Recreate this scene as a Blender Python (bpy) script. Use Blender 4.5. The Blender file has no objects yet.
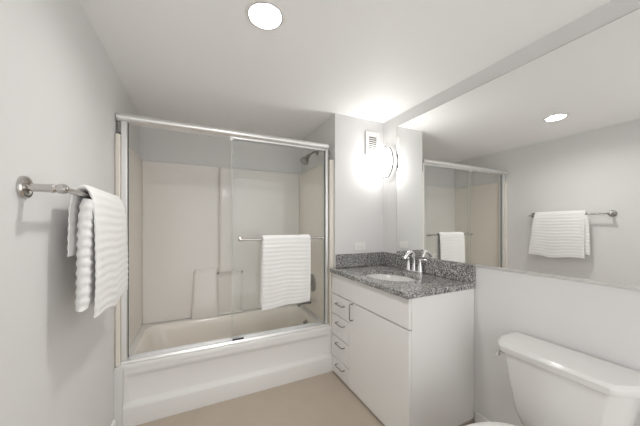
import bpy, bmesh, math, random
from mathutils import Vector, Matrix
random.seed(4)
PI = math.pi
C = bpy.context.scene.collection
sc = bpy.context.scene

# ---------------------------------------------------------------- camera
cd = bpy.data.cameras.new('camera')
cam = bpy.data.objects.new('camera', cd)
C.objects.link(cam)
cam.location = (0.4562, -2.0097, 1.2785)
cam.rotation_euler = (PI / 2, 0, -math.radians(25.6218))
cd.sensor_width = 36.0
cd.lens = 259.877 / 640 * 36
cd.shift_y = 11.55 / 640
cd.clip_start = 0.02
sc.camera = cam

# ---------------------------------------------------------------- world, exposure
w = bpy.data.worlds.new('World')
sc.world = w
w.use_nodes = True
w.node_tree.nodes['Background'].inputs[0].default_value = (1.0, 0.993, 0.985, 1)
w.node_tree.nodes['Background'].inputs[1].default_value = 1.68   # even light standing in for an unseen room beyond the widened opening
SCONCE_E = 24.5
CAN_E = 245.0
vs = sc.view_settings
vs.view_transform = 'Standard'
vs.look = 'None'
vs.gamma = 1
vs.use_curve_mapping = False
vs.exposure = 0.09
sc.cycles.diffuse_bounces = 8
sc.cycles.max_bounces = 16
sc.cycles.transparent_max_bounces = 16

# ---------------------------------------------------------------- dimensions
XR, ZC, YN = 2.0945, 2.2577, -2.62      # mirror wall, ceiling, near wall
XW, YF, YB = 1.5643, -0.0078, 0.80      # wing wall corner, wing wall face, alcove back
ZK, ZBS = 0.8986, 1.0164                # counter top, backsplash top

# ---------------------------------------------------------------- materials
def pr(name, col, rough=0.5, metal=0.0, spec=0.5, **kw):
    m = bpy.data.materials.new(name)
    m.use_nodes = True
    b = m.node_tree.nodes['Principled BSDF']
    b.inputs['Base Color'].default_value = (*col, 1)
    b.inputs['Roughness'].default_value = rough
    b.inputs['Metallic'].default_value = metal
    b.inputs['Specular IOR Level'].default_value = spec
    for k, v in kw.items():
        b.inputs[k.replace('_', ' ')].default_value = v
    return m

def bump(m, scale, dist, strength=0.3, detail=3, kind='noise', obj=True):
    nt = m.node_tree
    b = nt.nodes['Principled BSDF']
    tc = nt.nodes.new('ShaderNodeTexCoord')
    n = nt.nodes.new('ShaderNodeTexNoise')
    n.inputs['Scale'].default_value = scale
    n.inputs['Detail'].default_value = detail
    nt.links.new(tc.outputs['Object'], n.inputs['Vector'])
    bp = nt.nodes.new('ShaderNodeBump')
    bp.inputs['Strength'].default_value = strength
    bp.inputs['Distance'].default_value = dist
    nt.links.new(n.outputs['Fac'], bp.inputs['Height'])
    nt.links.new(bp.outputs['Normal'], b.inputs['Normal'])
    return m

def mottle(m, c1, c2, scale, detail=4):
    nt = m.node_tree
    b = nt.nodes['Principled BSDF']
    tc = nt.nodes.new('ShaderNodeTexCoord')
    n = nt.nodes.new('ShaderNodeTexNoise')
    n.inputs['Scale'].default_value = scale
    n.inputs['Detail'].default_value = detail
    nt.links.new(tc.outputs['Object'], n.inputs['Vector'])
    r = nt.nodes.new('ShaderNodeValToRGB')
    r.color_ramp.elements[0].position = 0.3
    r.color_ramp.elements[1].position = 0.7
    r.color_ramp.elements[0].color = (*c1, 1)
    r.color_ramp.elements[1].color = (*c2, 1)
    nt.links.new(n.outputs['Fac'], r.inputs['Fac'])
    nt.links.new(r.outputs['Color'], b.inputs['Base Color'])
    return m

M = {}
M['paint'] = bump(pr('wall_paint', (0.705, 0.702, 0.698), 0.42, spec=0.4), 90, 0.001, 0.12)
M['ceil'] = bump(pr('ceiling_paint', (0.92, 0.918, 0.914), 0.6, spec=0.3), 60, 0.001, 0.12)
M['trim'] = pr('trim_paint', (0.82, 0.815, 0.80), 0.3)
M['floor'] = mottle(pr('floor_vinyl', (0.33, 0.28, 0.23), 0.38, spec=0.4), (0.435, 0.372, 0.305), (0.465, 0.397, 0.326), 5)
M['acrylic'] = pr('surround_acrylic', (0.785, 0.762, 0.732), 0.22, spec=0.5)
M['acrylic_side'] = pr('beige_bounce_acrylic', (0.78, 0.735, 0.665), 0.25, spec=0.5)  # own beige, deepened in colour for warm light bouncing between the panels
M['tub'] = pr('tub_enamel', (0.75, 0.744, 0.73), 0.18, spec=0.5)
M['basin'] = pr('basin_enamel', (0.85, 0.81, 0.75), 0.2, spec=0.5)
M['lam'] = pr('white_laminate', (0.79, 0.785, 0.773), 0.4, spec=0.4)
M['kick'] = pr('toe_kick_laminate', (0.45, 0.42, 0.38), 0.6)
M['porc'] = pr('porcelain', (0.71, 0.704, 0.693), 0.14, spec=0.55)
M['plast'] = pr('white_plastic', (0.80, 0.79, 0.77), 0.35)
M['chrome'] = pr('chrome', (0.78, 0.78, 0.78), 0.12, metal=1)
M['nickel'] = bump(pr('brushed_nickel', (0.58, 0.56, 0.54), 0.2, metal=1), 300, 0.0003, 0.1)
M['alu'] = pr('satin_aluminium', (0.88, 0.88, 0.88), 0.42, metal=1)
M['pewter'] = pr('pewter_pull', (0.36, 0.35, 0.34), 0.3, metal=1)
M['steel'] = pr('dark_steel', (0.22, 0.22, 0.22), 0.25, metal=1)
M['seal'] = pr('green_grey_seal', (0.10, 0.12, 0.11), 0.4)
M['dark'] = pr('dark_rubber', (0.05, 0.055, 0.05), 0.6)
M['grout'] = pr('dark_gap', (0.03, 0.03, 0.03), 0.9)
M['towel'] = bump(pr('white_terry', (0.80, 0.797, 0.788), 0.95, spec=0.1), 420, 0.003, 0.5)
b_ = M['towel'].node_tree.nodes['Principled BSDF']
b_.inputs['Sheen Weight'].default_value = 0.25

# mirror
M['mirror'] = pr('mirror_silver', (0.90, 0.905, 0.895), 0.0, metal=1)

# granite
m = pr('granite', (0.2, 0.2, 0.2), 0.14, spec=0.5, IOR=2.0)
nt = m.node_tree
tc = nt.nodes.new('ShaderNodeTexCoord')
vo = nt.nodes.new('ShaderNodeTexVoronoi'); vo.inputs['Scale'].default_value = 175
nn = nt.nodes.new('ShaderNodeTexNoise'); nn.inputs['Scale'].default_value = 105; nn.inputs['Detail'].default_value = 6
mx = nt.nodes.new('ShaderNodeMath'); mx.operation = 'MULTIPLY_ADD'; mx.inputs[1].default_value = 0.45
sp = nt.nodes.new('ShaderNodeSeparateColor')
rp = nt.nodes.new('ShaderNodeValToRGB')
nt.links.new(tc.outputs['Object'], vo.inputs['Vector']); nt.links.new(tc.outputs['Object'], nn.inputs['Vector'])
nt.links.new(vo.outputs['Color'], sp.inputs['Color'])
nt.links.new(sp.outputs[0], mx.inputs[0]); nt.links.new(nn.outputs['Fac'], mx.inputs[2])
e = rp.color_ramp.elements
e[0].position = 0.42; e[0].color = (0.02, 0.02, 0.022, 1)
e[1].position = 0.98; e[1].color = (0.58, 0.575, 0.56, 1)
for p_, c_ in ((0.57, (0.09, 0.09, 0.09)), (0.72, (0.20, 0.197, 0.192)), (0.86, (0.37, 0.365, 0.355))):
    q = e.new(p_); q.color = (*c_, 1)
nt.links.new(mx.outputs[0], rp.inputs['Fac'])
nt.links.new(rp.outputs['Color'], nt.nodes['Principled BSDF'].inputs['Base Color'])
M['granite'] = m

# shower glass: clear, faintly green, with a Fresnel reflection
m = bpy.data.materials.new('shower_glass'); m.use_nodes = True
nt = m.node_tree; nt.nodes.clear()
o_ = nt.nodes.new('ShaderNodeOutputMaterial')
tr = nt.nodes.new('ShaderNodeBsdfTransparent'); tr.inputs[0].default_value = (0.996, 1.0, 0.998, 1)
gl = nt.nodes.new('ShaderNodeBsdfGlossy'); gl.inputs['Roughness'].default_value = 0.0
fr = nt.nodes.new('ShaderNodeFresnel')
ge = nt.nodes.new('ShaderNodeNewGeometry')     # same reflectance on both faces of the pane
io = nt.nodes.new('ShaderNodeMapRange'); io.inputs['To Min'].default_value = 1.25; io.inputs['To Max'].default_value = 1/1.25
nt.links.new(ge.outputs['Backfacing'], io.inputs['Value']); nt.links.new(io.outputs[0], fr.inputs['IOR'])
mxs = nt.nodes.new('ShaderNodeMixShader')
nt.links.new(fr.outputs[0], mxs.inputs[0]); nt.links.new(tr.outputs[0], mxs.inputs[1]); nt.links.new(gl.outputs[0], mxs.inputs[2])
nt.links.new(mxs.outputs[0], o_.inputs[0])
M['glass'] = m
M['glass_edge'] = pr('green_glass_edge', (0.55, 0.63, 0.59), 0.15)

def emis(name, col, s):
    m = bpy.data.materials.new(name); m.use_nodes = True
    nt = m.node_tree; nt.nodes.clear()
    o = nt.nodes.new('ShaderNodeOutputMaterial'); e = nt.nodes.new('ShaderNodeEmission')
    e.inputs[0].default_value = (*col, 1); e.inputs[1].default_value = s
    nt.links.new(e.outputs[0], o.inputs[0])
    return m
M['sconce_glow'] = emis('lit_frosted_glass', (1.0, 0.985, 0.955), SCONCE_E)
M['sconce_back'] = emis('lit_frosted_glass_back', (1.0, 0.985, 0.955), 2.2)
M['can_glow'] = emis('lit_lamp_face', (1.0, 0.982, 0.955), CAN_E)

# ---------------------------------------------------------------- mesh helpers
def obj(name, bm, mat, parent=None, smooth=35, bevel=0, seg=2, sub=0):
    bmesh.ops.recalc_face_normals(bm, faces=bm.faces[:])
    me = bpy.data.meshes.new(name)
    bm.to_mesh(me); bm.free()
    me.materials.append(M[mat])
    if smooth:
        for p in me.polygons: p.use_smooth = True
        me.set_sharp_from_angle(angle=math.radians(smooth))
    o = bpy.data.objects.new(name, me)
    C.objects.link(o)
    if bevel:
        b = o.modifiers.new('bevel', 'BEVEL'); b.width = bevel; b.segments = seg; b.limit_method = 'ANGLE'; b.angle_limit = math.radians(40)
    if sub:
        s = o.modifiers.new('sub', 'SUBSURF'); s.levels = sub; s.render_levels = sub
    if parent:
        o.parent = parent
        o.matrix_parent_inverse = Matrix.Translation(parent.location).inverted()
    return o

def thing(name, label, cat, loc, group=None):
    o = bpy.data.objects.new(name, None); C.objects.link(o)
    o.empty_display_size = 0.05
    o.location = loc
    return tag(o, label, cat, group)

def tag(o, label, cat, group=None):
    o['label'] = label; o['category'] = cat
    if group: o['group'] = group
    return o

def struct(name, bm, mat, **kw):
    o = obj(name, bm, mat, **kw); o['kind'] = 'structure'
    return o

def add_box(bm, x0, x1, y0, y1, z0, z1):
    v = [bm.verts.new(p) for p in ((x0,y0,z0),(x1,y0,z0),(x1,y1,z0),(x0,y1,z0),(x0,y0,z1),(x1,y0,z1),(x1,y1,z1),(x0,y1,z1))]
    for f in ((0,3,2,1),(4,5,6,7),(0,1,5,4),(1,2,6,5),(2,3,7,6),(3,0,4,7)):
        bm.faces.new([v[i] for i in f])
    return bm

def box(x0, x1, y0, y1, z0, z1):
    return add_box(bmesh.new(), x0, x1, y0, y1, z0, z1)

def loft(bm, loops, cap0=True, cap1=True, close=True):
    rows = [[bm.verts.new(p) for p in L] for L in loops]
    n = len(rows[0])
    for a, b in zip(rows, rows[1:]):
        for i in range(n if close else n - 1):
            j = (i + 1) % n
            bm.faces.new((a[i], a[j], b[j], b[i]))
    if cap0: bm.faces.new(rows[0][::-1])
    if cap1: bm.faces.new(rows[-1])
    return bm

def lathe(prof, origin, axis, n=32, cap=True, bm=None, sy=1.0, up=None):
    """prof: (radius, distance along axis)."""
    bm = bm or bmesh.new()
    a = Vector(axis).normalized()
    u = Vector(up) if up else (Vector((0, 0, 1)) if abs(a.z) < 0.9 else Vector((1, 0, 0)))
    v = a.cross(u).normalized(); u = v.cross(a).normalized()
    o = Vector(origin)
    loops = [[o + a * d + (u * math.cos(2*PI*i/n) + v * sy * math.sin(2*PI*i/n)) * r for i in range(n)] for r, d in prof]
    return loft(bm, loops, cap, cap)

def tube(bm, pts, r, n=12, smoothn=0):
    pts = [Vector(p) for p in pts]
    if smoothn:
        out = []
        for i in range(len(pts) - 1):
            p0 = pts[max(i-1, 0)]; p1 = pts[i]; p2 = pts[i+1]; p3 = pts[min(i+2, len(pts)-1)]
            for k in range(smoothn):
                t = k / smoothn
                out.append(0.5*((2*p1)+(p2-p0)*t+(2*p0-5*p1+4*p2-p3)*t*t+(3*p1-p0-3*p2+p3)*t**3))
        out.append(pts[-1]); pts = out
    rs = r if isinstance(r, (list, tuple)) else None
    loops = []; u = None
    for i, p in enumerate(pts):
        d = (pts[min(i+1, len(pts)-1)] - pts[max(i-1, 0)]).normalized()
        if u is None:
            u = Vector((0, 0, 1)) if abs(d.z) < 0.9 else Vector((1, 0, 0))
        u = (u - d * u.dot(d)).normalized(); v = d.cross(u)
        if rs:
            f = i / (len(pts)-1) * (len(rs)-1); k = min(int(f), len(rs)-2); rr = rs[k] + (rs[k+1]-rs[k])*(f-k)
        else: rr = r
        loops.append([p + (u*math.cos(2*PI*j/n) + v*math.sin(2*PI*j/n))*rr for j in range(n)])
    return loft(bm, loops)

def rrect(x0, x1, y0, y1, r, z, n=6):
    out = []
    for cx, cy, a0 in ((x1-r, y1-r, 0), (x0+r, y1-r, 90), (x0+r, y0+r, 180), (x1-r, y0+r, 270)):
        for k in range(n+1):
            a = math.radians(a0 + 90*k/n)
            out.append((cx + r*math.cos(a), cy + r*math.sin(a), z))
    return out

def slab_hole(x0, x1, y0, y1, z0, z1, cx, cy, a, b, n=64, edge=0.0, bm=None):
    """rectangular slab with an elliptical hole; edge = rounding of the outer rim."""
    bm = bm or bmesh.new()
    ang = [2*PI*i/n for i in range(n)]
    ang += [math.atan2(y-cy, x-cx) % (2*PI) for x in (x0, x1) for y in (y0, y1)]
    ang = sorted(ang)
    def rect(t, ins, z):
        c, s = math.cos(t), math.sin(t)
        k = []
        if c > 1e-9: k.append((x1-ins-cx)/c)
        if c < -1e-9: k.append((x0+ins-cx)/c)
        if s > 1e-9: k.append((y1-ins-cy)/s)
        if s < -1e-9: k.append((y0+ins-cy)/s)
        k = min(k)
        return (cx+k*c, cy+k*s, z)
    def ell(t, d, z):
        c, s = math.cos(t), math.sin(t); k = 1/math.sqrt((c/(a+d))**2+(s/(b+d))**2)
        return (cx+k*c, cy+k*s, z)
    L = [[ell(t, 0, z0) for t in ang], [ell(t, 0, z1-0.003) for t in ang], [ell(t, 0.003, z1) for t in ang]]
    if edge:
        for q in (90, 60, 30, 0):
            r = math.radians(q)
            L.append([rect(t, edge*(1-math.cos(r)), z1-edge+edge*math.sin(r)) for t in ang])
        for q in (0, 45, 90):
            r = math.radians(q)
            L.append([rect(t, edge*0.4*(1-math.cos(r)), z0+edge*0.4-edge*0.4*math.sin(r)) for t in ang])
    else:
        L += [[rect(t, 0, z1) for t in ang], [rect(t, 0, z0) for t in ang]]
    L.append(L[0])
    rows = [[bm.verts.new(p) for p in l] for l in L[:-1]]
    rows.append(rows[0])
    m_ = len(ang)
    for A, B in zip(rows, rows[1:]):
        for i in range(m_):
            j = (i+1) % m_
            try: bm.faces.new((A[i], A[j], B[j], B[i]))
            except ValueError: pass
    return bm

# ---------------------------------------------------------------- the setting
LX, LY, LR = 0.752, -0.80, 0.080          # recessed light
struct('floor', box(-0.12, XR+0.12, YN-0.12, YB+0.12, -0.08, 0), 'floor', smooth=0)
struct('ceiling', slab_hole(-0.12, XR+0.12, YN-0.12, YB+0.12, ZC, ZC+0.06, LX, LY, LR, LR), 'ceil', smooth=0)
struct('wall_left', box(-0.12, 0, YN-0.12, YB+0.12, 0, ZC), 'paint', smooth=0)
struct('wall_right', box(XR, XR+0.12, YN-0.12, YF, 0, ZC), 'paint', smooth=0)
struct('wall_far', box(XW, XR+0.12, YF, YB, 0, ZC), 'paint', smooth=0)
struct('wall_back', box(0, XR+0.12, YB, YB+0.12, 0, ZC), 'paint', smooth=0)
bm = box(0, 0.10, YN-0.12, YN, 0, ZC); add_box(bm, 2.00, XR, YN-0.12, YN, 0, ZC); add_box(bm, 0.10, 2.00, YN-0.12, YN, 2.10, ZC)
struct('wall_near', bm, 'paint', smooth=0)                            # unseen opening, widened to let in soft light and brighten the pane reflections
def base_profile(y):
    return [(0, y, 0), (0.013, y, 0), (0.013, y, 0.058), (0.008, y, 0.070), (0, y, 0.074)]
bm = bmesh.new(); loft(bm, [base_profile(YN), base_profile(-0.012)])
struct('baseboard_left', bm, 'trim', smooth=0)
bm = box(XR-0.013, XR, YN, -0.93, 0, 0.07)
struct('baseboard_right', bm, 'trim', smooth=0, bevel=0.004)

struct('trim_1', box(0.0, 0.045, -0.004, 0.0075, 0, 0.384), 'paint', smooth=0, bevel=0.002)   # filler beside the tub

# ---------------------------------------------------------------- bathtub
tub = thing('bathtub', 'white alcove bathtub with a recessed front apron beneath the glass shower door', 'bathtub', (0.78, 0.38, 0))
bm = bmesh.new()
X0, X1 = 0.001, XW-0.001
loops = [rrect(X0, X1, 0.012, YB-0.006, 0.004, 0.34),
         rrect(X0, X1, 0.008, YB-0.006, 0.004, 0.375),
         rrect(X0+0.004, X1-0.004, 0.016, YB-0.010, 0.006, 0.3845),
         rrect(0.075, 1.475, 0.105, 0.705, 0.10, 0.3845),
         rrect(0.090, 1.460, 0.120, 0.690, 0.11, 0.375),
         rrect(0.105, 1.450, 0.132, 0.680, 0.12, 0.33),
         rrect(0.16, 1.425, 0.150, 0.660, 0.13, 0.15),
         rrect(0.21, 1.395, 0.170, 0.640, 0.13, 0.10),
         rrect(0.30, 1.33, 0.240, 0.570, 0.10, 0.085)]
loft(bm, loops[:4], False, False)
obj('rim', bm, 'tub', tub, smooth=50)
bm = bmesh.new()
loft(bm, loops[3:], False, True)
obj('basin', bm, 'basin', tub, smooth=50)
# apron: swept profile whose panel is set back between a top lip and a flared foot
bm = bmesh.new()
def apron(x, d, sl=0.0):
    pts = [(0.060, 0.345), (0.010, 0.345), (0.006, 0.322), (0.006+d*0.7, 0.312), (0.006+d, 0.298),
           (0.006+d, 0.152), (0.002+d*0.7, 0.138), (-0.006, 0.124), (-0.010, 0.112), (-0.012, 0.0), (0.060, 0.0)]
    return [(x+sl*(0.345-max(z, 0.112)), y, z) for y, z in pts]
loft(bm, [apron(0.046, 0.0), apron(0.052, 0.0, 0.17), apron(0.075, 0.011, 0.17), apron(1.492, 0.011, -0.17), apron(1.517, 0.0, -0.17), apron(X1-0.006, 0.0)])
obj('apron', bm, 'tub', tub, smooth=40)
# overflow plate and drain
bm = lathe([(0.0001, 0.022), (0.012, 0.022), (0.014, 0.012), (0.040, 0.010), (0.042, 0.0)], (1.452, 0.375, 0.293), (-1, 0, 0.12))
ov = obj('overflow_plate', bm, 'pewter', tub)
bm = tube(bmesh.new(), [(1.430, 0.375, 0.285), (1.420, 0.375, 0.320)], 0.008)
obj('drain_lever', bm, 'pewter', ov)
obj('drain', lathe([(0.03, 0.0), (0.028, 0.006), (0.0001, 0.007)], (1.25, 0.405, 0.085), (0, 0, 1)), 'chrome', tub)

# ---------------------------------------------------------------- moulded surround
su = thing('tub_surround', 'almond moulded acrylic tub surround lining the shower walls', 'shower surround', (0.78, 0.4, 0.385))
SB, ST = 0.760, 1.852
bm = box(0.028, 1.525, SB, YB-0.004, 0.386, ST)
bk = obj('back_panel', bm, 'acrylic', su, bevel=0.006)
def side(xa, xb, inner):
    bm = bmesh.new()
    add_box(bm, xa, xb, 0.012, YB-0.004, 0.386, ST)
    return bm
obj('side_panel', side(0.002, 0.028, 1), 'acrylic_side', su, bevel=0.006, seg=3)
obj('side_panel', side(1.525, XW-0.002, -1), 'acrylic_side', su, bevel=0.006, seg=3)
# moulded column, soap ledge, niche
bm = bmesh.new()
loft(bm, [rrect(0.665, 0.800, 0.712, 0.775, 0.031, z, 8) for z in (0.815, 1.815)] + [rrect(0.672, 0.793, 0.725, 0.775, 0.022, 1.845, 8)])
obj('moulded_column', bm, 'acrylic', su, smooth=50)
bm = bmesh.new()
loft(bm, [rrect(0.420, 0.662, 0.712, 0.775, 0.03, 0.386), rrect(0.44, 0.660, 0.722, 0.775, 0.026, 0.82), rrect(0.452, 0.65, 0.734, 0.775, 0.02, 0.848)])
obj('soap_ledge', bm, 'acrylic', su, smooth=50)
bm = bmesh.new()
for x in (0.655, 0.885):
    add_box(bm, x-0.008, x+0.008, 0.735, 0.770, 0.386, 0.815)
add_box(bm, 0.647, 0.893, 0.722, 0.770, 0.386, 0.400)
obj('soap_niche', bm, 'acrylic', su, bevel=0.006, seg=3)
bm = bmesh.new(); tube(bm, [(0.655, 0.724, 0.80), (0.885, 0.724, 0.80)], 0.005)
wb = obj('washcloth_bar', bm, 'acrylic', su)
for x in (0.655, 0.885):
    obj('bar_end', lathe([(0.012, 0), (0.012, 0.016), (0.006, 0.02)], (x, 0.735, 0.80), (0, -1, 0), 16), 'pewter', wb)

# ---------------------------------------------------------------- shower fittings on the right side wall
SX = 1.525
sh = thing('wall_shower', 'grey metal shower head on a bent arm high on the shower wall', 'shower head', (XW, 0.36, 2.0))
obj('escutcheon', lathe([(0.03, 0), (0.028, 0.006), (0.012, 0.012)], (XW-0.001, 0.36, 2.005), (-1, 0, 0)), 'pewter', sh)
obj('arm', tube(bmesh.new(), [(XW-0.002, 0.36, 2.005), (1.53, 0.36, 2.003), (1.495, 0.355, 1.985), (1.462, 0.35, 1.957)], 0.0095, 12, 6), 'pewter', sh)
obj('spray_head', lathe([(0.014, -0.01), (0.020, 0.0), (0.020, 0.018), (0.014, 0.022), (0.024, 0.034), (0.044, 0.070), (0.047, 0.084), (0.041, 0.092), (0.0001, 0.093)], (1.462, 0.35, 1.957), (-0.62, -0.08, -0.78)), 'pewter', sh)
vt = thing('shower_valve', 'round metal mixer valve plate on the shower wall above the tub spout', 'shower valve', (SX, 0.40, 0.69))
obj('valve_plate', lathe([(0.088, 0), (0.086, 0.006), (0.06, 0.012), (0.03, 0.014)], (SX-0.0005, 0.40, 0.69), (-1, 0, 0), 40), 'pewter', vt)
h = obj('valve_knob', lathe([(0.026, 0.012), (0.026, 0.045), (0.022, 0.052), (0.0001, 0.053)], (SX, 0.40, 0.69), (-1, 0, 0)), 'nickel', vt)
obj('valve_lever', tube(bmesh.new(), [(SX-0.042, 0.40, 0.69), (SX-0.048, 0.37, 0.64)], 0.007), 'nickel', h)
tp = thing('tub_spout', 'metal tub spout jutting from the shower wall below the mixer valve', 'spout', (SX, 0.45, 0.49))
bm = bmesh.new()
loft(bm, [[(x, 0.45 + r*0.9*math.cos(a), z + r*math.sin(a)) for a in [2*PI*i/20 for i in range(20)]] for x, r, z in
          ((SX-0.0005, 0.030, 0.492), (SX-0.02, 0.030, 0.492), (SX-0.03, 0.026, 0.492), (SX-0.11, 0.023, 0.487), (SX-0.135, 0.020, 0.482), (SX-0.145, 0.012, 0.479))])
obj('spout_body', bm, 'pewter', tp)
obj('spout_outlet', lathe([(0.015, 0), (0.014, 0.022)], (SX-0.122, 0.45, 0.472), (0, 0, -1), 16), 'pewter', tp)

# ---------------------------------------------------------------- sliding shower door
sd = thing('sliding_shower_door', 'frameless sliding glass shower door with aluminium header track over the bathtub', 'shower door', (0.77, 0.06, 0.385))
bm = bmesh.new()
def header(x):
    pts = [(0.096, 1.940), (0.098, 1.985), (0.085, 1.993), (0.060, 1.995), (0.038, 1.992), (0.022, 1.984), (0.013, 1.972), (0.011, 1.962), (0.014, 1.953), (0.022, 1.947), (0.030, 1.940)]
    return [(x, y, z) for y, z in pts]
loft(bm, [header(0.006), header(1.512)])
obj('header_rail', bm, 'alu', sd, smooth=40)
bm = bmesh.new()
def track(x):
    return [(x, y, z) for y, z in ((0.020, 0.3855), (0.020, 0.392), (0.030, 0.404), (0.036, 0.404), (0.036, 0.395), (0.088, 0.395), (0.088, 0.412), (0.096, 0.412), (0.096, 0.3855))]
loft(bm, [track(0.030), track(1.522)])
obj('bottom_track', bm, 'alu', sd, smooth=0)
for xa, xb, dx in ((0.029, 0.060, 0.060), (1.493, 1.512, 1.493)):
    bm = box(xa, xb, 0.030, 0.092, 0.405, 1.9395)
    j = obj('side_jamb', bm, 'alu', sd, bevel=0.003)
    xg = xb if xa < 1 else xa-0.004
    obj('rubber_seal', box(xg, xg+0.004, 0.056, 0.066, 0.413, 1.939), 'seal', j, smooth=0)
    xe0, xe1 = (0.006, 0.028) if xa < 1 else (1.514, 1.540)
    obj('end_bracket', box(xe0, xe1, 0.045, 0.085, 1.868, 1.9395), 'pewter', sd, bevel=0.002)
# two glass panels slid together on the right side
def panel(x0, x1, y, z0=0.415, z1=1.93, t=0.006):
    g = obj('glass_panel', box(x0, x1, y, y+t, z0, z1), 'glass', sd, smooth=0)
    obj('hanger_strip', box(x0, x1, y-0.003, y+t+0.003, z1, z1+0.016), 'alu', g, smooth=0)
    return g
ga = panel(0.705, 1.4900, 0.044)
gb = panel(0.712, 1.4900, 0.074)
for g, x in ((ga, 0.705), (gb, 0.712)):
    y = 0.044 if g is ga else 0.074
    obj('polished_edge', box(x-0.0015, x, y, y+0.006, 0.415, 1.93), 'glass_edge', g, smooth=0)
obj('bottom_guide', box(0.708, 0.79, 0.034, 0.0375, 0.404, 0.4165), 'dark', sd, smooth=0)
obj('hanger_clip', box(0.690, 0.712, 0.038, 0.056, 1.915, 1.939), 'plast', ga, bevel=0.002)
bm = bmesh.new(); tube(bm, [(0.752, -0.002, 1.165), (1.452, -0.002, 1.165)], 0.0085, 16)
tb = obj('door_towel_bar', bm, 'nickel', ga)
for x in (0.765, 1.438):
    obj('bar_post', lathe([(0.016, 0), (0.016, 0.008), (0.009, 0.012), (0.009, 0.042)], (x, 0.0435, 1.165), (0, -1, 0), 16), 'nickel', tb)
    obj('bar_finial', lathe([(0.0001, -0.014), (0.011, -0.012), (0.0125, 0.0), (0.011, 0.012), (0.0001, 0.014)], (x, -0.002, 1.165), (1, 0, 0), 16), 'nickel', tb)

# ---------------------------------------------------------------- towels
def sheet(bm, path, edge_a, edge_b, thick, nj=60, pitch=0.034, amp=0.0016, axis='y', wave=0.006, seed=0, drop_fn=None):
    """cloth draped along `path` = [(d, z)], d = distance off the wall/panel; edges give the span
    along the bar as functions of z.  Closed thick mesh with ribs across."""
    rnd = random.Random(seed); ph = [rnd.uniform(0, 6) for _ in range(6)]
    P = [Vector((p[0], p[1])) for p in path]
    fine = []
    for i in range(len(P)-1):
        p0 = P[max(i-1,0)]; p1 = P[i]; p2 = P[i+1]; p3 = P[min(i+2,len(P)-1)]
        k = max(2, int((p2-p1).length/0.006))
        for q in range(k):
            t = q/k
            fine.append(0.5*((2*p1)+(p2-p0)*t+(2*p0-5*p1+4*p2-p3)*t*t+(3*p1-p0-3*p2+p3)*t**3))
    fine.append(P[-1])
    S = [0.0]
    for a, b in zip(fine, fine[1:]): S.append(S[-1]+(b-a).length)
    top = max(p.y for p in fine)
    nrm = []
    for i in range(len(fine)):
        d = (fine[min(i+1,len(fine)-1)]-fine[max(i-1,0)]).normalized()
        nrm.append(Vector((d.y, -d.x)))
    def pt(i, j, sgn):
        s = j/nj; p = fine[i]; n = nrm[i]
        y0, y1 = edge_a(p.y), edge_b(p.y)
        y = y0+(y1-y0)*s
        drop = min(1.0, max(0.0, (top-p.y)/0.35))
        wv = wave*drop*(math.sin(7*s+ph[0]+2*p.y)+0.5*math.sin(15*s+ph[1]-3*p.y))
        rib = amp*(0.55+0.45*math.cos(2*PI*S[i]/pitch+0.35*math.sin(5*s+ph[2])))*2
        e = min(1, min(s, 1-s)*nj/2.2, min(S[i], S[-1]-S[i])/0.010+0.25)
        h = (thick/2+rib)*math.sqrt(max(0.06, e))
        ins = (rib*0.9)*(1 if s < 0.5 else -1)*(-1)*max(0, 1-min(s,1-s)*nj/3)
        z = p.y + n.y*h*sgn + 0.004*drop*math.sin(9*s+ph[3]) + (drop_fn(s)*max(0.0, 1-S[i]/0.22) if drop_fn else 0)
        d = p.x+n.x*h*sgn + wv
        y += ins
        return (d, y, z) if axis == 'y' else (y, d, z)
    ni = len(fine)
    A = [[bm.verts.new(pt(i, j, 1)) for j in range(nj+1)] for i in range(ni)]
    B = [[bm.verts.new(pt(i, j, -1)) for j in range(nj+1)] for i in range(ni)]
    for i in range(ni-1):
        for j in range(nj):
            bm.faces.new((A[i][j], A[i][j+1], A[i+1][j+1], A[i+1][j]))
            bm.faces.new((B[i][j+1], B[i][j], B[i+1][j], B[i+1][j+1]))
        bm.faces.new((A[i][0], A[i+1][0], B[i+1][0], B[i][0]))
        bm.faces.new((A[i+1][nj], A[i][nj], B[i][nj], B[i+1][nj]))
    for j in range(nj):
        bm.faces.new((A[0][j+1], A[0][j], B[0][j], B[0][j+1]))
        bm.faces.new((A[-1][j], A[-1][j+1], B[-1][j+1], B[-1][j]))

# towel over the bar of the glass door (bar axis along X, d is the y coordinate)
bm = bmesh.new()
yb, zb = -0.002, 1.165
sheet(bm, [(-0.028, 0.625), (-0.031, 0.80), (-0.029, 1.02), (-0.024, 1.14), (-0.017, 1.177), (-0.002, 1.189), (0.010, 1.180), (0.018, 1.155), (0.020, 1.0), (0.022, 0.66)],
      lambda z: 0.924-0.010*min(1, (1.19-z)/0.5), lambda z: 1.320-0.006*min(1, (1.19-z)/0.5), 0.008, axis='x', drop_fn=lambda t: 0.024*t, wave=0.0022, seed=3, pitch=0.032, amp=0.0013)
o = obj('hand_towel', bm, 'towel', smooth=60)
tag(o, 'white ribbed towel hanging over the bar of the glass shower door', 'towel')

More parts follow.
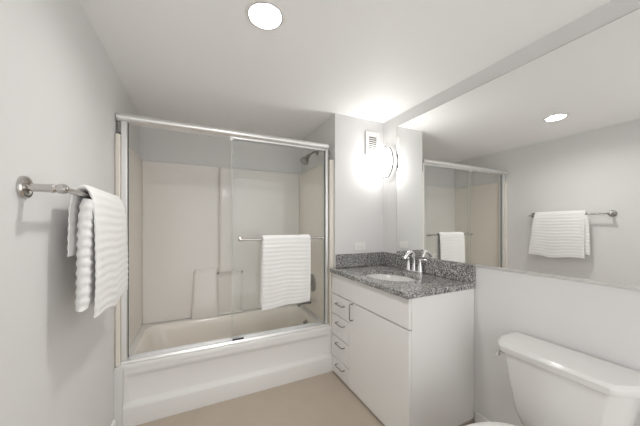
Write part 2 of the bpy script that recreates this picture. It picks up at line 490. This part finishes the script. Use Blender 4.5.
# wall towel bar
TX, TZ, TA, TB = 0.0875, 1.3882, -0.946, -0.285
rk = thing('towel_bar', 'brushed nickel towel bar mounted on the left wall', 'towel bar', (0, (TA+TB)/2, TZ))
obj('rod', tube(bmesh.new(), [(TX, TA, TZ), (TX, TB, TZ)], 0.009, 16), 'nickel', rk)
for y in (TA, TB):
    q = obj('post', lathe([(0.0125, 0.006), (0.0125, 0.060), (0.014, 0.064), (0.014, 0.068), (0.0095, 0.074), (0.014, 0.078), (0.0155, 0.0875), (0.0135, 0.097), (0.0075, 0.102), (0.0001, 0.103)], (0, y, TZ), (1, 0, 0), 24), 'nickel', rk)
    obj('wall_flange', lathe([(0.033, 0.0005), (0.033, 0.007), (0.0305, 0.011), (0.024, 0.011), (0.022, 0.008), (0.014, 0.009)], (0, y, TZ), (1, 0, 0), 32), 'nickel', q)

bm = bmesh.new()
# outer fold: front panel, over the rod, short back hang
def step(t): return 0.018*(1-t)**2 - 0.010*math.exp(-((t-0.50)/0.16)**2) + 0.010/(1+math.exp(-(t-0.66)*70))
sheet(bm, [(0.120, 0.915), (0.123, 1.05), (0.122, 1.20), (0.118, 1.33), (0.109, 1.388), (TX+0.002, 1.4165), (0.062, 1.400), (0.050, 1.34), (0.046, 1.25), (0.044, 1.165)],
      lambda z: -0.778+0.002*min(1, (1.41-z)/0.5), lambda z: -0.340+0.065*min(1, (1.41-z)/0.5), 0.013, wave=0.004, seed=5, drop_fn=step)
# inner folds of the front, a little shorter and bunched thick
sheet(bm, [(0.086, 0.972), (0.089, 1.06), (0.090, 1.20), (0.092, 1.30), (0.101, 1.372)],
      lambda z: -0.796-0.012*min(1, (1.41-z)/0.5), lambda z: -0.355+0.03*min(1, (1.41-z)/0.5), 0.033, wave=0.003, seed=8, amp=0.0022)
o = obj('bath_towel', bm, 'towel', smooth=60)
tag(o, 'thick white ribbed towel folded over the wall-mounted nickel towel bar', 'towel')

# ---------------------------------------------------------------- vanity
YD = -0.288
VX, VY = 1.530, -0.9180                    # front plane of doors, near side
va = thing('vanity_cabinet', 'white flat-panel bathroom vanity cabinet below the granite top', 'cabinet', (1.8, -0.46, 0))
bm = bmesh.new()
for y0_, y1_ in ((VY, VY+0.018), (-0.027, -0.009), (YD-0.009, YD+0.009)):
    add_box(bm, VX+0.022, XR-0.001, y0_, y1_, 0.020 if y0_ != YD-0.009 else 0.040, (ZK-0.034) if y0_ != YD-0.009 else 0.66)
add_box(bm, VX+0.024, XR-0.003, VY+0.018, -0.027, 0.020, 0.038)
add_box(bm, VX+0.022, VX+0.040, VY+0.018, -0.027, ZK-0.075, ZK-0.034)
obj('carcass', bm, 'lam', va, bevel=0.0015)
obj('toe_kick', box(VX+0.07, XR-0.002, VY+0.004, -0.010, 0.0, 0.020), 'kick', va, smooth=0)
# split between drawers and door
g = 0.0022
def pull(parent, p0, p1, out=0.026):
    p0, p1 = Vector(p0), Vector(p1)
    n = Vector((-1, 0, 0))
    pts = [p0+n*0.0005, p0+n*out*0.8, p0+(p1-p0)*0.10+n*out, p0+(p1-p0)*0.9+n*out, p1+n*out*0.8, p1+n*0.0005]
    obj('handle', tube(bmesh.new(), pts, 0.0046, 10), 'pewter', parent)
zs = [(0.516, 0.684), (0.336, 0.513), (0.152, 0.333), (0.012, 0.149)]
for k, (za, zc) in enumerate(zs):
    d = obj('drawer', box(VX, VX+0.020, YD+g, -0.0105, za+g, zc-g), 'lam', va, bevel=0.0015)
    zh = (0.622, 0.462, 0.292, 0.112)[k]
    pull(d, (VX, -0.110, zh), (VX, -0.225, zh), 0.030)
d = obj('door', box(VX, VX+0.020, VY+0.0005, YD-g, 0.012+g, 0.684-g), 'lam', va, bevel=0.0015)
pull(d, (VX, -0.345, 0.678), (VX, -0.345, 0.555), 0.030)
obj('false_front', box(VX, VX+0.020, VY+0.0005, -0.0105, 0.687+g, ZK-0.036), 'lam', va, bevel=0.0015)

# counter with elliptical cut-out, backsplashes
SCX, SCY, SA, SBb = 1.776, -0.474, 0.178, 0.230
ct = thing('countertop', 'speckled grey granite countertop with backsplash on the white vanity', 'countertop', (1.8, -0.46, ZK-0.032))
obj('counter_slab', slab_hole(1.509, XR-0.001, -0.9285, YF-0.001, ZK-0.033, ZK, SCX, SCY, SA, SBb, edge=0.004), 'granite', ct, smooth=40)
obj('backsplash', box(XR-0.021, XR-0.001, -0.9285, YF-0.022, ZK+0.0003, ZBS), 'granite', ct, bevel=0.002)
obj('backsplash', box(XW+0.004, XR-0.001, YF-0.021, YF-0.001, ZK+0.0003, ZBS), 'granite', ct, bevel=0.002)
sk = thing('sink', 'white oval undermount sink set in the granite countertop', 'sink', (SCX, SCY, ZK-0.17))
bm = bmesh.new()
def el(ka, kb, z, n=48): return [(SCX+ka*math.cos(2*PI*i/n), SCY+kb*math.sin(2*PI*i/n), z) for i in range(n)]
T = ZK-0.0335
loft(bm, [el(SA+.018, SBb+.018, T-.006), el(SA+.018, SBb+.018, T), el(SA+.004, SBb+.004, T), el(SA-.002, SBb-.002, T-.006), el(SA-.012, SBb-.012, T-.03), el(SA-.03, SBb-.035, T-.075),
          el(SA-.065, SBb-.08, T-.115), el(SA-.11, SBb-.14, T-.130), el(0.025, 0.025, T-.134)], False, True)
obj('basin', bm, 'porc', sk, smooth=60)
obj('drain', lathe([(0.024, 0), (0.022, 0.004), (0.0001, 0.005)], (SCX, SCY, T-.134), (0, 0, 1), 24), 'chrome', sk)

# faucet
fx, fy = 2.044, -0.452
fa = thing('faucet', 'chrome two-handle faucet with arched spout behind the oval sink', 'faucet', (fx, fy, ZK))
bm = bmesh.new(); loft(bm, [rrect(fx-0.027, fx+0.027, fy-0.085, fy+0.085, 0.026, ZK+0.0003), rrect(fx-0.027, fx+0.027, fy-0.085, fy+0.085, 0.026, ZK+0.009), rrect(fx-0.023, fx+0.023, fy-0.081, fy+0.081, 0.022, ZK+0.013)])
obj('base_plate', bm, 'chrome', fa)
bm = lathe([(0.023, 0.010), (0.021, 0.018), (0.016, 0.05), (0.014, 0.07)], (fx, fy, ZK), (0, 0, 1), 20)
tube(bm, [(fx, fy, ZK+0.06), (fx-0.004, fy, ZK+0.115), (fx-0.020, fy, ZK+0.152), (fx-0.045, fy, ZK+0.160), (fx-0.074, fy, ZK+0.142), (fx-0.100, fy, ZK+0.108)], [0.0140, 0.0125, 0.0125, 0.0145, 0.0150, 0.0120], 14, 6)
obj('spout', bm, 'chrome', fa, smooth=50)
for s in (-1, 1):
    hy = fy+0.060*s
    hd = obj('handle', lathe([(0.0245, 0.010), (0.0235, 0.016), (0.018, 0.055), (0.0115, 0.085), (0.013, 0.092), (0.0125, 0.100), (0.0001, 0.104)], (fx, hy, ZK), (0, 0, 1), 20), 'chrome', fa)
    bm = bmesh.new()
    loft(bm, [[(fx-0.002+wd*math.cos(a_), hy+o_*s, ZK+zc_+th*math.sin(a_)) for a_ in [2*PI*i/16 for i in range(16)]] for o_, wd, th, zc_ in
              ((-0.014, 0.006, 0.004, 0.103), (-0.010, 0.012, 0.0065, 0.103), (0.010, 0.011, 0.0065, 0.105), (0.040, 0.010, 0.006, 0.108), (0.066, 0.012, 0.0065, 0.110), (0.074, 0.007, 0.004, 0.110))])
    obj('lever', bm, 'chrome', hd)
obj('pop_up_rod', lathe([(0.0028, 0.0), (0.0028, 0.06), (0.006, 0.063), (0.007, 0.07), (0.0001, 0.074)], (fx+0.020, fy, ZK+0.012), (0, 0, 1), 12), 'chrome', fa)

# ---------------------------------------------------------------- wall mirror
mi = thing('wall_mirror', 'large frameless mirror covering the right wall above the backsplash', 'mirror', (XR, -1.05, ZBS))
MZ0, MZ1, MY0, MY1 = ZBS+0.004, 2.1592, -1.95, -0.2022
obj('mirror_glass', box(XR-0.0062, XR-0.0012, MY0, MY1, MZ0, MZ1), 'mirror', mi, smooth=0)
bm = box(XR-0.0085, XR-0.0008, MY0, -0.9300, MZ0-0.009, MZ0-0.0005); add_box(bm, XR-0.0085, XR-0.0068, MY0, -0.93, MZ0-0.0005, MZ0+0.0045)
obj('bottom_channel', bm, 'alu', mi, smooth=0)
bm = box(XR-0.0064, XR-0.0010, MY0, MY1, MZ1+0.0002, MZ1+0.0016); add_box(bm, XR-0.0064, XR-0.0010, MY1+0.0002, MY1+0.0016, MZ0, MZ1)
obj('ground_edge', bm, 'pewter', mi, smooth=0)

# ---------------------------------------------------------------- wall sconce
sy, sz = -0.099, 1.858
so = thing('wall_sconce', 'lit oval frosted-glass wall sconce with thin metal rim beside the mirror', 'sconce', (XR, sy, sz))
obj('backplate', lathe([(0.060, 0.0008), (0.060, 0.010), (0.055, 0.014)], (XR, sy, sz), (-1, 0, 0), 32, sy=0.8), 'chrome', so)
ry = 0.086/0.138
prof = [(0.1335*math.cos(a), 0.040+0.085*math.sin(a)) for a in [math.radians(x) for x in (0, 12, 25, 38, 50, 62, 74, 84)]] + [(0.0001, 0.125)]
obj('glass_shade', lathe(prof, (XR, sy, sz), (-1, 0, 0), 48, sy=ry), 'sconce_glow', so, smooth=60)
obj('back_pan', lathe([(0.056, 0.0135), (0.110, 0.016), (0.128, 0.022), (0.1335, 0.0295)], (XR, sy, sz), (-1, 0, 0), 48, sy=ry), 'sconce_back', so, smooth=60)
obj('rim', lathe([(0.1340, 0.029), (0.1430, 0.030), (0.1430, 0.046), (0.1340, 0.047), (0.1340, 0.029)], (XR, sy, sz), (-1, 0, 0), 48, cap=False, sy=ry), 'steel', so)

# ---------------------------------------------------------------- recessed ceiling light
rc = thing('recessed_light', 'round recessed downlight glowing in the ceiling', 'ceiling light', (LX, LY, ZC))
bm = bmesh.new()
n = 48
prof = [(LR+0.012, -0.0006), (LR+0.010, -0.004), (LR-0.001, -0.005), (LR-0.003, 0.002), (LR-0.004, 0.055), (LR-0.012, 0.085)]
loft(bm, [[(LX+r*math.cos(2*PI*i/n), LY+r*math.sin(2*PI*i/n), ZC+d) for i in range(n)] for r, d in prof], False, False)
obj('trim_ring', bm, 'plast', rc)
bm = bmesh.new()
loft(bm, [[(LX+r*math.cos(2*PI*i/n), LY+r*math.sin(2*PI*i/n), ZC+d) for i in range(n)] for r, d in ((LR-0.0005, -0.0053), (LR-0.003, -0.0066), (LR-0.006, -0.0056), (LR-0.006, 0.004))], False, False)
obj('inner_ring', bm, 'steel', rc)
obj('lamp_face', lathe([(LR-0.013, 0.060), (LR-0.014, 0.035), (LR-0.03, 0.022), (0.0001, 0.018)], (LX, LY, ZC), (0, 0, 1), n), 'can_glow', rc, smooth=60)
obj('housing', lathe([(LR-0.0005, 0.061), (LR-0.0005, 0.14), (0.0001, 0.141)], (LX, LY, ZC), (0, 0, 1), n), 'plast', rc)

# ---------------------------------------------------------------- vent
ve = thing('air_vent', 'small white louvred air vent high on the wall left of the sconce', 'vent', (1.962, YF, 1.92))
vx0, vx1, vz0, vz1 = 1.884, 2.040, 1.925, 2.150
bm = bmesh.new()
t = 0.034
for a in ((vx0, vx0+t, vz0, vz1), (vx1-t, vx1, vz0, vz1), (vx0+t, vx1-t, vz0, vz0+t), (vx0+t, vx1-t, vz1-t, vz1)):
    add_box(bm, a[0], a[1], YF-0.012, YF-0.0008, a[2], a[3])
obj('frame', bm, 'plast', ve, bevel=0.003)
obj('duct_opening', box(vx0+t, vx1-t, YF-0.0022, YF-0.0010, vz0+t, vz1-t), 'grout', ve, smooth=0)
for k in range(8):
    z = vz0+t+0.010+k*(vz1-vz0-2*t-0.012)/7.4
    bm = bmesh.new()
    loft(bm, [[(x, YF-0.0115, z-0.006), (x, YF-0.0105, z-0.006), (x, YF-0.0030, z+0.007), (x, YF-0.0040, z+0.0078)] for x in (vx0+t+0.0005, vx1-t-0.0005)])
    obj('slat', bm, 'plast', ve, smooth=0)

# ---------------------------------------------------------------- outlet
ou = thing('wall_outlet', 'white horizontal electrical outlet just above the granite backsplash', 'outlet', (1.823, YF, 1.075))
ox, oz = 1.823, 1.076
obj('cover_plate', box(ox-0.058, ox+0.058, YF-0.006, YF-0.0008, oz-0.036, oz+0.036), 'plast', ou, bevel=0.003)
for s in (-1, 1):
    q = obj('socket', box(ox+s*0.021-0.014, ox+s*0.021+0.014, YF-0.0082, YF-0.006, oz-0.017, oz+0.017), 'plast', ou, bevel=0.001)
    bm = box(ox+s*0.021-0.005, ox+s*0.021-0.0035, YF-0.0085, YF-0.0083, oz-0.008, oz-0.001); add_box(bm, ox+s*0.021+0.0035, ox+s*0.021+0.005, YF-0.0085, YF-0.0083, oz-0.008, oz-0.001)
    obj('slot', bm, 'grout', q, smooth=0)
obj('screw', lathe([(0.0035, 0.006), (0.003, 0.0075), (0.0001, 0.0076)], (ox, YF, oz), (0, -1, 0), 12), 'plast', ou)

# ---------------------------------------------------------------- toilet
TC = -1.412
to = thing('toilet', 'white two-piece toilet against the right wall near the vanity', 'toilet', (1.7, TC, 0))
def plan(front, half, flat, back, z, ch=0.085):
    return [(front, TC-flat, z), (front+0.012*ch/0.085, TC-flat-0.018, z), (front+ch*0.75, TC-half+0.006, z), (front+ch, TC-half, z), (back-0.012, TC-half, z), (back, TC-half+0.012, z),
            (back, TC+half-0.012, z), (back-0.012, TC+half, z), (front+ch, TC+half, z), (front+ch*0.75, TC+half-0.006, z), (front+0.012*ch/0.085, TC+flat+0.018, z), (front, TC+flat, z)]
bm = bmesh.new()
loft(bm, [plan(1.925, 0.120, 0.080, 2.050, 0.275), plan(1.895, 0.155, 0.110, 2.066, 0.300), plan(1.880, 0.180, 0.130, 2.070, 0.36), plan(1.872, 0.208, 0.155, 2.074, 0.50), plan(1.868, 0.230, 0.176, 2.076, 0.6335)])
obj('tank', bm, 'porc', to, smooth=45, bevel=0.006, seg=3)
bm = bmesh.new()
loft(bm, [plan(1.866, 0.232, 0.176, 2.080, 0.6345), plan(1.852, 0.245, 0.189, 2.083, 0.638), plan(1.848, 0.248, 0.192, 2.084, 0.650), plan(1.848, 0.248, 0.192, 2.084, 0.666), plan(1.858, 0.240, 0.184, 2.080, 0.680), plan(1.880, 0.220, 0.170, 2.066, 0.683)])
obj('tank_lid', bm, 'porc', to, smooth=32)
def egg(x0, x1, half, z, n=40, cx=None):
    cx = cx if cx is not None else x0+(x1-x0)*0.5
    out = []
    for i in range(n):
        a = 2*PI*i/n; c = math.cos(a)
        rx = (x1-cx) if c > 0 else (cx-x0)
        out.append((cx+rx*c, TC+half*math.sin(a), z))
    return out
bm = bmesh.new()
loft(bm, [egg(1.38, 1.84, 0.095, 0.0), egg(1.37, 1.85, 0.105, 0.02), egg(1.42, 1.80, 0.092, 0.06), egg(1.42, 1.79, 0.095, 0.16), egg(1.33, 1.76, 0.130, 0.24), egg(1.235, 1.735, 0.150, 0.325), egg(1.215, 1.72, 0.155, 0.352), egg(1.22, 1.715, 0.150, 0.360)])
bo = obj('bowl', bm, 'porc', to, smooth=50)
obj('tank_mount', box(1.70, 2.02, TC-0.10, TC+0.10, 0.20, 0.2755), 'porc', to, bevel=0.015, seg=3)
bm = bmesh.new(); loft(bm, [egg(1.21, 1.745, 0.160, 0.3605), egg(1.205, 1.75, 0.164, 0.366), egg(1.205, 1.75, 0.164, 0.372), egg(1.21, 1.745, 0.160, 0.376)])
obj('seat', bm, 'plast', to, smooth=50)
bm = bmesh.new(); loft(bm, [egg(1.21, 1.755, 0.162, 0.3765), egg(1.205, 1.76, 0.166, 0.381), egg(1.205, 1.76, 0.165, 0.388), egg(1.22, 1.75, 0.154, 0.394), egg(1.28, 1.70, 0.12, 0.397)])
obj('seat_lid', bm, 'plast', to, smooth=50)
for s_ in (-1, 1):
    obj('seat_hinge', box(1.748, 1.775, TC+s_*0.045-0.014, TC+s_*0.045+0.014, 0.352, 0.380), 'plast', to, bevel=0.005, seg=3)
# flush lever on the far end of the tank
fl = obj('flush_lever', lathe([(0.018, -0.010), (0.018, 0.006), (0.012, 0.009), (0.010, 0.020), (0.0001, 0.021)], (1.945, TC+0.232, 0.610), (0, 1, 0), 20), 'nickel', to)
bm = tube(bmesh.new(), [(1.945, TC+0.248, 0.616), (1.935, TC+0.251, 0.600), (1.925, TC+0.251, 0.578)], [0.010, 0.009, 0.011], 12, 4)
obj('lever_arm', bm, 'nickel', fl)
